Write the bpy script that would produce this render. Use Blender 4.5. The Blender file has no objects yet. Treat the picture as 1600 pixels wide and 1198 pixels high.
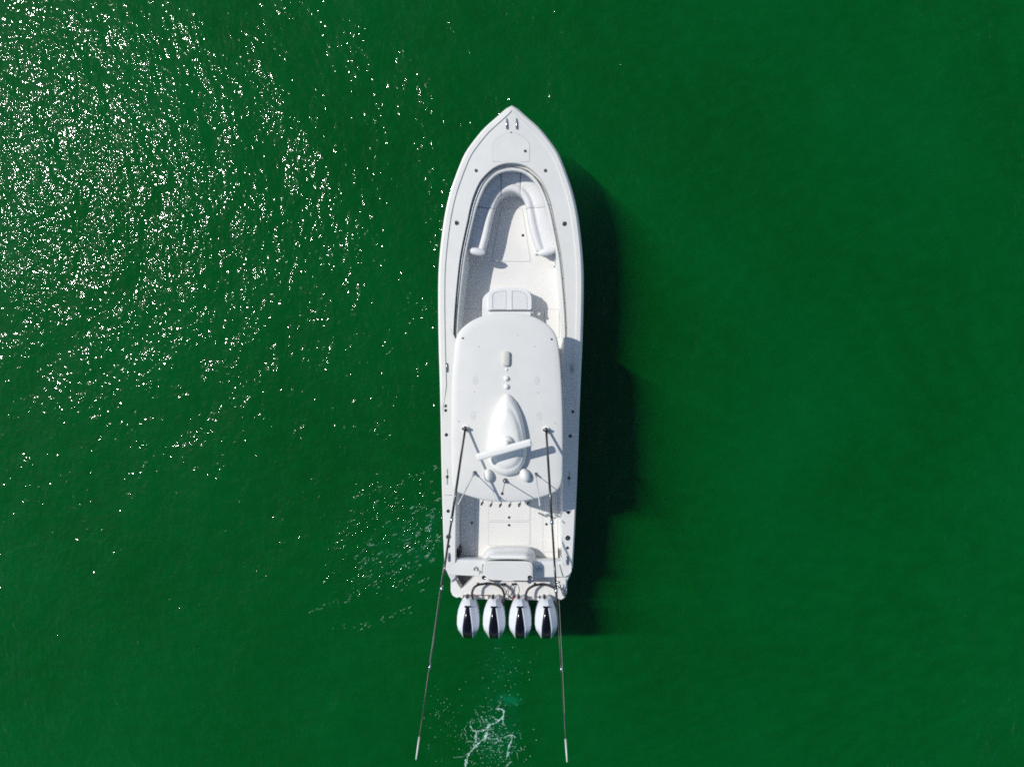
import bpy, math, random
import numpy as np
from mathutils import Vector, Matrix
from mathutils.geometry import tessellate_polygon

random.seed(7)
rng = np.random.default_rng(11)
R = math.radians
scene = bpy.context.scene
COL = scene.collection

# ------------------------------------------------------------------ camera
CAM_H, FPX, TILT = 18.5, 1067.0, math.atan(35 / 1067.0)      # drone hovering above the boat
cam_d = bpy.data.cameras.new('camera')
cam = bpy.data.objects.new('camera', cam_d); COL.objects.link(cam)
cam.location = (0, 0, CAM_H); cam.rotation_euler = (0, TILT, 0)
cam_d.sensor_width = 36; cam_d.lens = 36 * FPX / 1600; cam_d.clip_end = 9000; cam_d.clip_start = .1
scene.camera = cam

# ------------------------------------------------------------------ light
SUN_EL = math.atan(1 / .85)
SUN_DIR = Vector((-.921 * math.cos(SUN_EL), .39 * math.cos(SUN_EL), math.sin(SUN_EL))).normalized()  # towards the sun
w = bpy.data.worlds.new('World'); scene.world = w; w.use_nodes = True
nt = w.node_tree
bg = nt.nodes['Background']
sky = nt.nodes.new('ShaderNodeTexSky'); sky.sky_type = 'NISHITA'; sky.sun_disc = False
sky.sun_elevation = SUN_EL; sky.sun_rotation = math.atan2(SUN_DIR.x, SUN_DIR.y)
sky.air_density = 1.0; sky.dust_density = .6
nt.links.new(sky.outputs[0], bg.inputs[0]); bg.inputs[1].default_value = .105
sd = bpy.data.lights.new('sun', 'SUN'); sd.energy = 3.45; sd.angle = R(.5); sd.color = (1, .965, .905)
sun = bpy.data.objects.new('sun', sd); COL.objects.link(sun)
sun.rotation_euler = SUN_DIR.to_track_quat('Z', 'Y').to_euler(); sun.location = (0, 0, 40)
scene.view_settings.view_transform = 'Standard'; scene.view_settings.look = 'None'
scene.view_settings.exposure = 0; scene.view_settings.gamma = 1
scene.cycles.max_bounces = 6; scene.cycles.filter_width = 1.8; scene.cycles.volume_bounces = 0; scene.cycles.sample_clamp_indirect = 3
scene.cycles.use_denoising = False; scene.cycles.use_adaptive_sampling = False

# ------------------------------------------------------------------ measuring
_r = Vector((math.cos(TILT), 0, -math.sin(TILT))); _l = Vector((-math.sin(TILT), 0, -math.cos(TILT)))
def P(u, v, z=0.0):
    """world point at height z that was measured at photo position u,v"""
    d = _r * (u - 800) + Vector((0, 1, 0)) * (599 - v) + _l * FPX
    t = (z - CAM_H) / d.z
    return Vector((0, 0, CAM_H)) + d * t
BOW, STERN = P(799.4, 165, 1.75), P(794.3, 900, 1.1)
_ax = (BOW - STERN); _ax.z = 0; _ax.normalize()
YAW = math.atan2(-_ax.x, _ax.y)
ORG = (BOW + STERN) / 2; ORG.z = 0
INV = (Matrix.Translation(ORG) @ Matrix.Rotation(YAW, 4, 'Z')).inverted()
def L(u, v, z):
    """the same point in the boat's own frame: x to starboard, y to the bow, z above the waterline"""
    return INV @ P(u, v, z)
def S(hb, v, z):
    """a point hb photo units off the centre line, at station v and height z"""
    y = L(796, v, z).y
    return Vector((hb * (CAM_H - z) / FPX, y, z))
def PX(n, z=1.2): return n * (CAM_H - z) / FPX

# ------------------------------------------------------------------ materials
def mat(name, col, rough=.4, metal=0.0, coat=0.0, bump=None, dirt=0.0, spec=.5, dirt_scale=3.0):
    m = bpy.data.materials.new(name); m.use_nodes = True
    n = m.node_tree.nodes; l = m.node_tree.links; b = n['Principled BSDF']
    b.inputs['Base Color'].default_value = (*col, 1); b.inputs['Roughness'].default_value = rough
    b.inputs['Metallic'].default_value = metal; b.inputs['Coat Weight'].default_value = coat
    b.inputs['Coat Roughness'].default_value = .05
    b.inputs['Specular IOR Level'].default_value = spec
    tc = n.new('ShaderNodeTexCoord')
    if dirt:
        t = n.new('ShaderNodeTexNoise'); t.inputs['Scale'].default_value = dirt_scale; t.inputs['Detail'].default_value = 7
        t.inputs['Roughness'].default_value = .62
        l.new(tc.outputs['Object'], t.inputs['Vector'])
        r = n.new('ShaderNodeValToRGB'); r.color_ramp.elements[0].position = .32; r.color_ramp.elements[1].position = .66
        k = 1 - dirt
        r.color_ramp.elements[0].color = (col[0] * k * .98, col[1] * k, col[2] * k * 1.0, 1)
        r.color_ramp.elements[1].color = (*col, 1)
        l.new(t.outputs['Fac'], r.inputs[0]); l.new(r.outputs[0], b.inputs['Base Color'])
        rr = n.new('ShaderNodeMapRange'); rr.inputs[3].default_value = rough * 1.25; rr.inputs[4].default_value = rough * .85
        l.new(t.outputs['Fac'], rr.inputs[0]); l.new(rr.outputs[0], b.inputs['Roughness'])
    if bump:
        t = n.new('ShaderNodeTexVoronoi' if bump[0] == 'cell' else 'ShaderNodeTexNoise'); t.inputs['Scale'].default_value = bump[1]
        l.new(tc.outputs['Object'], t.inputs['Vector'])
        bp = n.new('ShaderNodeBump'); bp.inputs['Strength'].default_value = bump[2]; bp.inputs['Distance'].default_value = bump[3]
        l.new(t.outputs[0], bp.inputs['Height']); l.new(bp.outputs[0], b.inputs['Normal'])
    return m
M = {
 'hull':  mat('white_gelcoat', (.80, .79, .755), .25, coat=.5, dirt=.05),
 'deck':  mat('grey_white_deck_gelcoat', (.735, .725, .685), .42, bump=('noise', 260, .05, .001), dirt=.05),
 'floor': mat('non_skid_floor', (.755, .74, .705), .6, bump=('noise', 300, .06, .001), dirt=.05, dirt_scale=1.6),
 'liner': mat('liner_gelcoat', (.76, .765, .765), .35, dirt=.04),
 'top':   mat('hardtop_gelcoat', (.71, .70, .665), .4, dirt=.055, dirt_scale=2.0, bump=('noise', 2.2, .12, .03)),
 'vinyl': mat('quilted_white_vinyl', (.71, .705, .70), .5, bump=('cell', 30, .4, .008), dirt=.05),
 'vinyl_s': mat('smooth_white_vinyl', (.76, .755, .75), .42, dirt=.04),
 'gasket': mat('grey_rubber_gasket', (.30, .31, .32), .7),
 'seam':  mat('faded_seam', (.36, .37, .38), .7),
 'steel': mat('polished_stainless', (.50, .52, .54), .2, metal=1.0),
 'steel_d': mat('dull_stainless', (.30, .32, .34), .35, metal=1.0),
 'black': mat('black_plastic', (.012, .013, .015), .35),
 'carbon': mat('black_carbon_tube', (.016, .017, .018), .25, coat=.6),
 'carbon_l': mat('worn_carbon_tube', (.04, .042, .045), .4),
 'step': mat('step_shade_grey', (.13, .145, .15), .6),  # shade of the stern recess put into the step's dark colour
 'rubber': mat('black_rubber_hose', (.02, .02, .021), .55),
 'gloss': mat('gloss_black_panel', (.003, .003, .006), .12, spec=.35),
 'cowl':  mat('pearl_white_cowling', (.70, .72, .77), .2, coat=.6, dirt=.03),
 'cowl_shade': mat('cowling_shade_blue_grey', (.16, .24, .34), .25, coat=.6),
 'beige': mat('aged_beige_dome', (.56, .56, .50), .5, dirt=.06, dirt_scale=9),
 'radome': mat('white_radome', (.82, .805, .765), .38, dirt=.04),
 'stain': mat('faint_grey_stain', (.655, .65, .63), .6, dirt=.1, dirt_scale=25),
 'platform': mat('speckled_non_skid', (.79, .775, .74), .6, bump=('noise', 90, .4, .004), dirt=.13, dirt_scale=28),
 'red':   mat('red_brown_steel', (.22, .05, .035), .4, metal=.4),
 'antenna': mat('white_fibreglass', (.62, .62, .60), .4),
 'brown': mat('dark_brown_plastic', (.03, .026, .018), .5),
 'glass': mat('dark_tinted_glass', (.02, .025, .03), .06, coat=1.0),
 'foam':  mat('white_foam', (.50, .70, .65), .7),
}

# ------------------------------------------------------------------ mesh helpers
class G:
    def __init__(s): s.v, s.f, s.sm = [], [], []
    def add(s, vs, fs, smooth=False):
        o = len(s.v); s.v += [tuple(p) for p in vs]; s.f += [tuple(i + o for i in f) for f in fs]; s.sm += [smooth] * len(fs); return s
    def prism(s, outline, z0, z1, holes=()):
        """outline: list of (x, y); z1 may be a function of x, y"""
        f1 = z1 if callable(z1) else (lambda x, y: z1)
        loops = [list(outline)] + [list(h) for h in holes]
        flat = [p for lp in loops for p in lp]; n = len(flat)
        tris = tessellate_polygon([[Vector((p[0], p[1], 0)) for p in lp] for lp in loops])
        vs = [(p[0], p[1], z0) for p in flat] + [(p[0], p[1], f1(p[0], p[1])) for p in flat]
        fs = []
        for t in tris:
            a, b, c = [Vector((flat[i][0], flat[i][1], 0)) for i in t]
            if (b - a).cross(c - a).z < 0: t = (t[0], t[2], t[1])
            fs.append(tuple(i + n for i in t)); fs.append((t[2], t[1], t[0]))
        o = 0
        for k, lp in enumerate(loops):
            m = len(lp)
            area = sum(lp[i][0] * lp[(i + 1) % m][1] - lp[(i + 1) % m][0] * lp[i][1] for i in range(m))
            for i in range(m):
                a, b = o + i, o + (i + 1) % m
                fs.append((a, b, b + n, a + n) if (area > 0) == (k == 0) else (b, a, a + n, b + n))
            o += m
        return s.add(vs, fs)
    def loft(s, rings, closed=True, cap0=False, cap1=False, smooth=True):
        n = len(rings[0]); vs = [p for r in rings for p in r]; fs = []
        for k in range(len(rings) - 1):
            for i in range(n if closed else n - 1):
                j = (i + 1) % n
                fs.append((k * n + i, k * n + j, (k + 1) * n + j, (k + 1) * n + i))
        if cap0: fs.append(tuple(reversed(range(n))))
        if cap1: fs.append(tuple(range((len(rings) - 1) * n, len(rings) * n)))
        return s.add(vs, fs, smooth)
    def tube(s, pts, r, n=8, r2=None):
        pts = [Vector(p) for p in pts]; rings = []
        for i, p in enumerate(pts):
            d = (pts[min(i + 1, len(pts) - 1)] - pts[max(i - 1, 0)]).normalized()
            a = d.orthogonal() if i == 0 else (a_prev - d * a_prev.dot(d))
            a.normalize(); a_prev = a.copy(); b = d.cross(a)
            rr = r if r2 is None else r + (r2 - r) * i / max(1, len(pts) - 1)
            rings.append([p + (a * math.cos(q) + b * math.sin(q)) * rr for q in [2 * math.pi * k / n for k in range(n)]])
        return s.loft(rings, True, True, True)
    def ball(s, c, rx, ry, rz, n=20, m=12, rot=None, lo=-1.0):
        c = Vector(c); rings = []
        for k in range(m + 1):
            t = math.asin(max(-1, min(1, lo))) + (math.pi / 2 - math.asin(max(-1, min(1, lo)))) * k / m
            ring = []
            for i in range(n):
                q = 2 * math.pi * i / n
                p = Vector((rx * math.cos(t) * math.cos(q), ry * math.cos(t) * math.sin(q), rz * math.sin(t)))
                if rot: p.rotate(rot)
                ring.append(c + p)
            rings.append(ring)
        return s.loft(rings, True, True, True)
    def disc(s, c, r, h, n=20):
        c = Vector(c)
        o = [(c.x + r * math.cos(2 * math.pi * i / n), c.y + r * math.sin(2 * math.pi * i / n)) for i in range(n)]
        return s.prism(o, c.z, c.z + h)
    def build(s, name, m, parent=None, bevel=0.0, seg=2, label=None, smooth=None):
        me = bpy.data.meshes.new(name); me.from_pydata(s.v, [], s.f); me.validate()
        if len(me.polygons) == len(s.sm): me.polygons.foreach_set('use_smooth', [bool(x) for x in s.sm] if smooth is None else [smooth] * len(s.sm))
        me.materials.append(M[m]); me.update()
        o = bpy.data.objects.new(name, me); COL.objects.link(o); o.parent = parent
        if bevel:
            b = o.modifiers.new('bevel', 'BEVEL'); b.width = bevel; b.segments = seg; b.limit_method = 'ANGLE'; b.angle_limit = R(35)
            b.harden_normals = False
            for p in me.polygons: p.use_smooth = True
            wn = o.modifiers.new('wn', 'WEIGHTED_NORMAL'); wn.keep_sharp = False; wn.weight = 100
        if label: o['label'] = label
        return o

def catmull(pts, per=6, closed=False):
    pts = [Vector(p) for p in pts]; n = len(pts); out = []
    for i in range(n if closed else n - 1):
        if closed: a, b, c, d = pts[i - 1], pts[i], pts[(i + 1) % n], pts[(i + 2) % n]
        else: a, b, c, d = pts[max(i - 1, 0)], pts[i], pts[i + 1], pts[min(i + 2, n - 1)]
        for k in range(per):
            t = k / per
            out.append(.5 * ((2 * b) + (c - a) * t + (2 * a - 5 * b + 4 * c - d) * t * t + (3 * b - a - 3 * c + d) * t ** 3))
    if not closed: out.append(pts[-1].copy())
    return out
def resample(pts, n):
    d = [0]
    for a, b in zip(pts, pts[1:]): d.append(d[-1] + (b - a).length)
    out = []; j = 0
    for k in range(n):
        t = d[-1] * k / (n - 1)
        while j < len(d) - 2 and d[j + 1] < t: j += 1
        q = (t - d[j]) / max(1e-9, d[j + 1] - d[j]); out.append(pts[j].lerp(pts[j + 1], min(1, max(0, q))))
    return out
def interp(x, tab):
    for (a, p), (b, q) in zip(tab, tab[1:]):
        if x <= b: return p + (q - p) * max(0, (x - a)) / (b - a)
    return tab[-1][1]
def pl(pts, z): return [tuple(L(u, v, z)[:2]) for u, v in pts]
def rounded(pts, r, n=4):
    """round the corners of a polygon of (x, y)"""
    out = []; m = len(pts)
    for i in range(m):
        p = Vector(pts[i]); a = Vector(pts[i - 1]); b = Vector(pts[(i + 1) % m])
        da, db = (a - p), (b - p); ra = min(r, da.length * .45, db.length * .45)
        s, e = p + da.normalized() * ra, p + db.normalized() * ra
        for k in range(n + 1):
            t = k / n; out.append(tuple((s * (1 - t) ** 2 + p * 2 * t * (1 - t) + e * t * t)))
    return out
def rect(u0, v0, u1, v1, z, r=0.0):
    o = pl([(u0, v0), (u0, v1), (u1, v1), (u1, v0)], z)
    return rounded(o, r) if r else o

# ================================================================== WATER
def build_water():
    fine = list(np.arange(-17, 17.01, .115))
    far = []; s = .14; x = fine[-1]
    while x < 3500: x += s; s *= 1.22; far.append(x)
    xs = np.array([-a for a in reversed(far)] + fine + far); n = len(xs)
    X, Y = np.meshgrid(xs, xs, indexing='ij')
    Z = np.zeros_like(X)
    for k in range(70):
        lam = .75 * (5.0 / .75) ** rng.random()
        th = R(15) + rng.normal() * R(42)
        kk = 2 * math.pi / lam; slope = .0105 * (lam ** -.3)
        Z += slope / kk * np.cos(kk * (X * math.cos(th) + Y * math.sin(th)) + rng.random() * 6.283)
    rad = np.sqrt(X ** 2 + Y ** 2); Z *= np.clip(1 - (rad - 18) / 12, 0, 1)
    co = np.stack([X, Y, Z], -1).reshape(-1, 3); e = xs[-1]
    co = np.concatenate([co, [[-e, -e, -14], [e, -e, -14], [e, e, -14], [-e, e, -14]]])
    ii = np.arange(n * n).reshape(n, n)
    q = np.stack([ii[:-1, :-1], ii[1:, :-1], ii[1:, 1:], ii[:-1, 1:]], -1).reshape(-1, 4)
    me = bpy.data.meshes.new('water'); me.vertices.add(n * n + 4); me.vertices.foreach_set('co', co.ravel())
    N = n * n; ex = [[N + 3, N + 2, N + 1, N], list(ii[:, 0][::-1]) + [N, N + 1], list(ii[-1, :][::-1]) + [N + 1, N + 2], list(ii[:, -1]) + [N + 2, N + 3], list(ii[0, :]) + [N + 3, N]]
    lv = np.concatenate([q.ravel()] + [np.array(x) for x in ex]).astype(np.int32); tot = np.array([4] * len(q) + [len(x) for x in ex], dtype=np.int32)
    me.loops.add(len(lv)); me.loops.foreach_set('vertex_index', lv)
    me.polygons.add(len(tot)); me.polygons.foreach_set('loop_start', (np.cumsum(tot) - tot).astype(np.int32))
    me.polygons.foreach_set('loop_total', tot)
    me.update(calc_edges=True); me.polygons.foreach_set('use_smooth', np.array([True] * len(q) + [False] * 5)); me.validate()
    o = bpy.data.objects.new('water', me); COL.objects.link(o)
    o['kind'] = 'structure'; o['label'] = 'calm rippled emerald green sea water'
    m = bpy.data.materials.new('green_sea_water'); m.use_nodes = True; me.materials.append(m)
    nn = m.node_tree.nodes; ll = m.node_tree.links; b = nn['Principled BSDF']
    tc = nn.new('ShaderNodeTexCoord')
    # colour: green water with slow drifts of murkier and of bluer water, plus ripple mottling painted for sky reflections
    def noise(scale, detail, rough=.5, stretch=None, rz=0, dist=0):
        t = nn.new('ShaderNodeTexNoise'); t.inputs['Scale'].default_value = scale; t.inputs['Detail'].default_value = detail
        t.inputs['Roughness'].default_value = rough; t.inputs['Distortion'].default_value = dist
        if stretch:
            mp = nn.new('ShaderNodeMapping'); mp.vector_type = 'TEXTURE'; mp.inputs['Scale'].default_value = stretch; mp.inputs['Rotation'].default_value = (0, 0, rz)
            ll.new(tc.outputs['Object'], mp.inputs['Vector']); ll.new(mp.outputs[0], t.inputs['Vector'])
        else: ll.new(tc.outputs['Object'], t.inputs['Vector'])
        return t
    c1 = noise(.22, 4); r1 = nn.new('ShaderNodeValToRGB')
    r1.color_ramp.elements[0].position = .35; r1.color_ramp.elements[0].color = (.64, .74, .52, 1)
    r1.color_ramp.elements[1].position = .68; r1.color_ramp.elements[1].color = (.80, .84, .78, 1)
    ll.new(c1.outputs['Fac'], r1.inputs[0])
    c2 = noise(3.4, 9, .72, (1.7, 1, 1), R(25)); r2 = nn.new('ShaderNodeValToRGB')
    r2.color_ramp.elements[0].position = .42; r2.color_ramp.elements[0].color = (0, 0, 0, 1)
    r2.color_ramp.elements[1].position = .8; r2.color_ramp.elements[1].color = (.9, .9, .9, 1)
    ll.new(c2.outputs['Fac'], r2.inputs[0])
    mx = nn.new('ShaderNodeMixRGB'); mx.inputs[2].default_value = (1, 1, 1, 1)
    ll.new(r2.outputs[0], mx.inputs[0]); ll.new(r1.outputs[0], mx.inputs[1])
    # the churned plume of aerated water behind the motors
    def spot(cx, cy, rx, ry, rz=0, soft=1.0):
        mp = nn.new('ShaderNodeMapping'); mp.vector_type = 'TEXTURE'
        mp.inputs['Location'].default_value = (cx, cy, 0); mp.inputs['Scale'].default_value = (rx, ry, 1); mp.inputs['Rotation'].default_value = (0, 0, rz)
        ll.new(tc.outputs['Object'], mp.inputs['Vector'])
        sx = nn.new('ShaderNodeVectorMath'); sx.operation = 'MULTIPLY'; sx.inputs[1].default_value = (1, 1, 0)
        ll.new(mp.outputs[0], sx.inputs[0])
        ln = nn.new('ShaderNodeVectorMath'); ln.operation = 'LENGTH'; ll.new(sx.outputs[0], ln.inputs[0])
        mr = nn.new('ShaderNodeMapRange'); mr.interpolation_type = 'SMOOTHSTEP'
        mr.inputs[1].default_value = 1.0; mr.inputs[2].default_value = 1 - soft; mr.inputs[3].default_value = 0; mr.inputs[4].default_value = 1
        ll.new(ln.outputs['Value'], mr.inputs[0]); return mr
    pp = P(797, 1093, 0); sp = spot(pp.x, pp.y, .45, .2, R(-15))
    pw = P(775, 1150, 0); sp2 = spot(pw.x, pw.y, .9, 1.1)
    ml = nn.new('ShaderNodeMath'); ml.operation = 'MULTIPLY'; ml.inputs[1].default_value = .28; ll.new(sp2.outputs[0], ml.inputs[0])
    ma = nn.new('ShaderNodeMath'); ma.operation = 'ADD'; ll.new(sp.outputs[0], ma.inputs[0]); ll.new(ml.outputs[0], ma.inputs[1])
    mq = nn.new('ShaderNodeMath'); mq.operation = 'MULTIPLY'; mq.inputs[1].default_value = .5; ll.new(ma.outputs[0], mq.inputs[0])
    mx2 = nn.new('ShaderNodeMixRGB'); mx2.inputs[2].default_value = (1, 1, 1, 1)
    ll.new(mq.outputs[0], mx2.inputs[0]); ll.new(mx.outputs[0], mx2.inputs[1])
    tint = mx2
    nn.remove(b)
    out = [x for x in nn if x.type == 'OUTPUT_MATERIAL'][0]
    tr = nn.new('ShaderNodeBsdfTransparent'); gl = nn.new('ShaderNodeBsdfGlossy'); gl.inputs['Roughness'].default_value = WATER_ROUGH
    fr = nn.new('ShaderNodeFresnel'); fr.inputs['IOR'].default_value = 1.28; ms = nn.new('ShaderNodeMixShader')
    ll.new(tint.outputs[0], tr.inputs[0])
    ll.new(fr.outputs[0], ms.inputs[0]); ll.new(tr.outputs[0], ms.inputs[1]); ll.new(gl.outputs[0], ms.inputs[2]); ll.new(ms.outputs[0], out.inputs['Surface'])
    # the faint veil of fine silt right under the surface
    df = nn.new('ShaderNodeBsdfDiffuse'); df.inputs['Color'].default_value = (.0, .002, .001, 1); ad0 = nn.new('ShaderNodeAddShader')
    ll.new(ms.outputs[0], ad0.inputs[0]); ll.new(df.outputs[0], ad0.inputs[1]); ll.new(ad0.outputs[0], out.inputs['Surface'])
    # bubbles carried just under the surface behind the motors and off the port quarter
    bn = noise(2.4, 6, .65); br = nn.new('ShaderNodeMapRange'); br.inputs[1].default_value = .4; br.inputs[2].default_value = .62; ll.new(bn.outputs['Fac'], br.inputs[0])
    bq = spot(P(640, 850, 0).x, P(640, 850, 0).y, 2.2, 1.2, R(46), .9); bm = nn.new('ShaderNodeMath'); bm.operation = 'MULTIPLY'; bm.inputs[1].default_value = .16; ll.new(bq.outputs[0], bm.inputs[0])
    bw = spot(P(782, 1080, 0).x, P(782, 1080, 0).y, 1.0, 2.6, 0, .9); bv = nn.new('ShaderNodeMath'); bv.operation = 'MULTIPLY_ADD'; bv.inputs[1].default_value = .16; ll.new(bw.outputs[0], bv.inputs[0]); ll.new(bm.outputs[0], bv.inputs[2])
    bx = nn.new('ShaderNodeMath'); bx.operation = 'MULTIPLY'; ll.new(bv.outputs[0], bx.inputs[0]); ll.new(br.outputs[0], bx.inputs[1])
    by = nn.new('ShaderNodeMath'); by.operation = 'ADD'; by.use_clamp = True; ll.new(mq.outputs[0], by.inputs[0]); ll.new(bx.outputs[0], by.inputs[1])
    bc = nn.new('ShaderNodeMixRGB'); bc.inputs[1].default_value = (0, .001, .0003, 1); bc.inputs[2].default_value = (.003, .085, .06, 1)
    ll.new(by.outputs[0], bc.inputs[0]); ll.new(bc.outputs[0], df.inputs['Color'])
    vs = nn.new('ShaderNodeVolumeScatter'); vs.inputs['Color'].default_value = (.0005, 1, .105, 1); vs.inputs['Density'].default_value = WSC
    va = nn.new('ShaderNodeVolumeAbsorption'); va.inputs['Color'].default_value = (.2, .72, .35, 1); va.inputs['Density'].default_value = WAB
    av = nn.new('ShaderNodeAddShader'); ll.new(vs.outputs[0], av.inputs[0]); ll.new(va.outputs[0], av.inputs[1]); ll.new(av.outputs[0], out.inputs['Volume'])
    # ripples
    hs = []
    def h(node, amp):
        mu = nn.new('ShaderNodeMath'); mu.operation = 'MULTIPLY'; mu.inputs[1].default_value = amp
        ll.new(node.outputs['Fac'], mu.inputs[0]); hs.append(mu); return mu
    h(noise(3.5, 2, .5, (1, 1.6, 1), R(12)), WAVE[0])
    h(noise(5.5, 2, .5, (1, 1.35, 1), R(-8)), WAVE[1])
    h(noise(8.3, 1, .5), WAVE[2])
    # gusts: patches of livelier and of calmer ripples
    gu = noise(.9, 3, .6); gm = nn.new('ShaderNodeMapRange'); gm.inputs[1].default_value = .36; gm.inputs[2].default_value = .66; gm.inputs[3].default_value = .7; gm.inputs[4].default_value = 1.65
    ll.new(gu.outputs['Fac'], gm.inputs[0])
    for k in (1, 2):
        mm = nn.new('ShaderNodeMath'); mm.operation = 'MULTIPLY'; ll.new(hs[k].outputs[0], mm.inputs[0]); ll.new(gm.outputs[0], mm.inputs[1]); hs[k] = mm
    # choppy ripples pushed out from the boat's quarter (bilge discharge)
    q0 = P(612, 846, 0); sq = spot(q0.x, q0.y, 3.1, 1.75, R(46), .5)
    ch = noise(5.0, 3, .62, (2.4, .8, 1), R(34)); chm = h(ch, WAVE[3])
    mm = nn.new('ShaderNodeMath'); mm.operation = 'MULTIPLY'; ll.new(chm.outputs[0], mm.inputs[0]); ll.new(sq.outputs[0], mm.inputs[1]); hs[-1] = mm
    q1 = P(760, 1130, 0); sq1 = spot(q1.x, q1.y, 1.6, 2.2, 0, .8)
    ch = noise(11.0, 3, .6); chm = h(ch, WAVE[3] * .25)
    mm = nn.new('ShaderNodeMath'); mm.operation = 'MULTIPLY'; ll.new(chm.outputs[0], mm.inputs[0]); ll.new(sq1.outputs[0], mm.inputs[1]); hs[-1] = mm
    acc = hs[0]
    for k in hs[1:]:
        ad = nn.new('ShaderNodeMath'); ad.operation = 'ADD'; ll.new(acc.outputs[0], ad.inputs[0]); ll.new(k.outputs[0], ad.inputs[1]); acc = ad
    bp = nn.new('ShaderNodeBump'); bp.inputs['Strength'].default_value = 1; bp.inputs['Distance'].default_value = 1.0
    ll.new(acc.outputs[0], bp.inputs['Height']); ll.new(bp.outputs[0], gl.inputs['Normal']); ll.new(bp.outputs[0], fr.inputs['Normal']); ll.new(bp.outputs[0], df.inputs['Normal'])
    return o
WATER_ROUGH, WSC, WAB = .046, .30, .27
WAVE = (.056, .022, .0175, .06)
build_water()

# ================================================================== BOAT
boat = bpy.data.objects.new('sport_fishing_boat', None); COL.objects.link(boat)
boat.location = ORG; boat.rotation_euler = (0, 0, YAW); boat.empty_display_size = 2
boat['label'] = 'long white centre console fishing boat with hardtop, outriggers and four outboard motors'
boat['category'] = 'boat'

ZT = [(165, 1.75), (230, 1.62), (300, 1.5), (400, 1.38), (527, 1.28), (700, 1.2), (900, 1.15)]
HULL = [(165, 0), (166.5, 4.2), (172, 11), (182, 22), (203, 45), (235, 69.5), (257, 79.8), (270, 84.8), (300, 95), (340, 103.8), (397, 110.6), (447, 112.7), (528, 111.5), (597, 109), (665, 107), (740, 105), (832, 101.8), (887, 99)]
GROOVE = [(255, 0), (256.5, 14), (264, 30), (281, 47.3), (300, 57), (322, 64), (347, 69), (380, 76), (413, 81.4), (480, 87.4), (527, 89.3), (533, 84.8), (600, 84.6), (700, 84.4), (880, 84.3)]
INNER = [(265, 0), (266, 10), (271, 24), (285, 38.5), (300, 46.5), (322, 55), (347, 61.3), (380, 68.5), (413, 74), (480, 81), (527, 83.6), (533, 84), (600, 84), (700, 83.8), (880, 83.8)]
RAIL = [(260.5, 0), (262, 13), (267.5, 27), (283, 43), (300, 52), (322, 59.5), (347, 65), (380, 72.2), (413, 77.7), (480, 84.4), (527, 87)]
FLOOR_Z = .48
NS = 90
def zg(v): return interp(v, ZT)
_ytab = [(L(796, v, zg(v)).y, v) for v in range(940, 150, -5)]
def v_of_y(y): return interp(y, _ytab)
_hbt = sorted([(S(hb, v, zg(v)).y, S(hb, v, zg(v)).x) for v, hb in HULL])
def half_beam(y): return max(.02, interp(y, _hbt))
def zdeck(x, y):
    return zg(v_of_y(y)) + .035 * (1 - min(1, (x / half_beam(y)) ** 2))
def side(tab, n=NS, z=None):
    """starboard half of an outline, stern to bow"""
    pts = [S(hb, v, zg(v) if z is None else z) for v, hb in reversed(tab)]
    return resample(catmull(pts, 8), n)
def mirror(pts):
    """starboard half (stern->bow) to full curve: starboard stern -> bow -> port stern"""
    return [Vector(p) for p in pts] + [Vector((-p.x, p.y, p.z)) for p in reversed(pts[:-1])]
O_ = side(HULL); 
TOE = []
for i, p in enumerate(O_):
    v = v_of_y(p.y); k = min(1, max(0, (645 - v) / 40))
    a, b = O_[max(0, i - 1)], O_[min(NS - 1, i + 1)]
    d = (b - a); d.z = 0; d.normalize(); nrm = Vector((-d.y, d.x, 0))   # inwards
    off = PX(9) * (.25 + .75 * k); hgt = .035 * k
    if i == NS - 1: q1 = Vector((0, p.y - PX(8), p.z)); q0 = Vector((0, p.y - PX(3), p.z)); q2 = Vector((0, p.y - PX(9), p.z))
    else:
        q0 = p + nrm * min(off * .3, .05); q1 = p + nrm * off; q2 = p + nrm * (off + .006)
        for q in (q0, q1, q2): q.x = max(q.x, 0.0)
    TOE.append((q0, q1, q2, hgt * .75))
G_, I_ = side(GROOVE), side(INNER)
rows = []
def row(f): rows.append(mirror([f(i) for i in range(NS)]))
def zset(p, dz=0): q = Vector(p); q.z = zdeck(p.x, p.y) + dz; return q
row(lambda i: Vector((O_[i].x, O_[i].y, O_[i].z - .07)))
row(lambda i: Vector((O_[i].x, O_[i].y, O_[i].z - .02)))
row(lambda i: zset(TOE[i][0], TOE[i][3]))
row(lambda i: zset(TOE[i][1], TOE[i][3]))
row(lambda i: zset(TOE[i][2]))
for q in (.12, .25, .4, .55, .7, .85, 1):
    row(lambda i: zset(TOE[i][2].lerp(G_[i], q)))
def gd(i): return .15 if v_of_y(G_[i].y) < 529 else .0
row(lambda i: zset(G_[i].lerp(I_[i], .04 if gd(i) else .02), -gd(i)))
row(lambda i: zset(G_[i].lerp(I_[i], .62), -gd(i)))
row(lambda i: zset(G_[i].lerp(I_[i], .66), -gd(i) * .55))
row(lambda i: zset(I_[i], -gd(i) * .6))
row(lambda i: zset(I_[i], -gd(i) - .04) + Vector((-.012 * (I_[i].x > .01), 0, 0)))
g = G(); g.loft(rows, closed=False)
g.f = [tuple(reversed(f)) for f in g.f]
deck = g.build('gunwale_deck', 'deck', boat)
es = deck.modifiers.new('es', 'EDGE_SPLIT'); es.split_angle = R(32)

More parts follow.
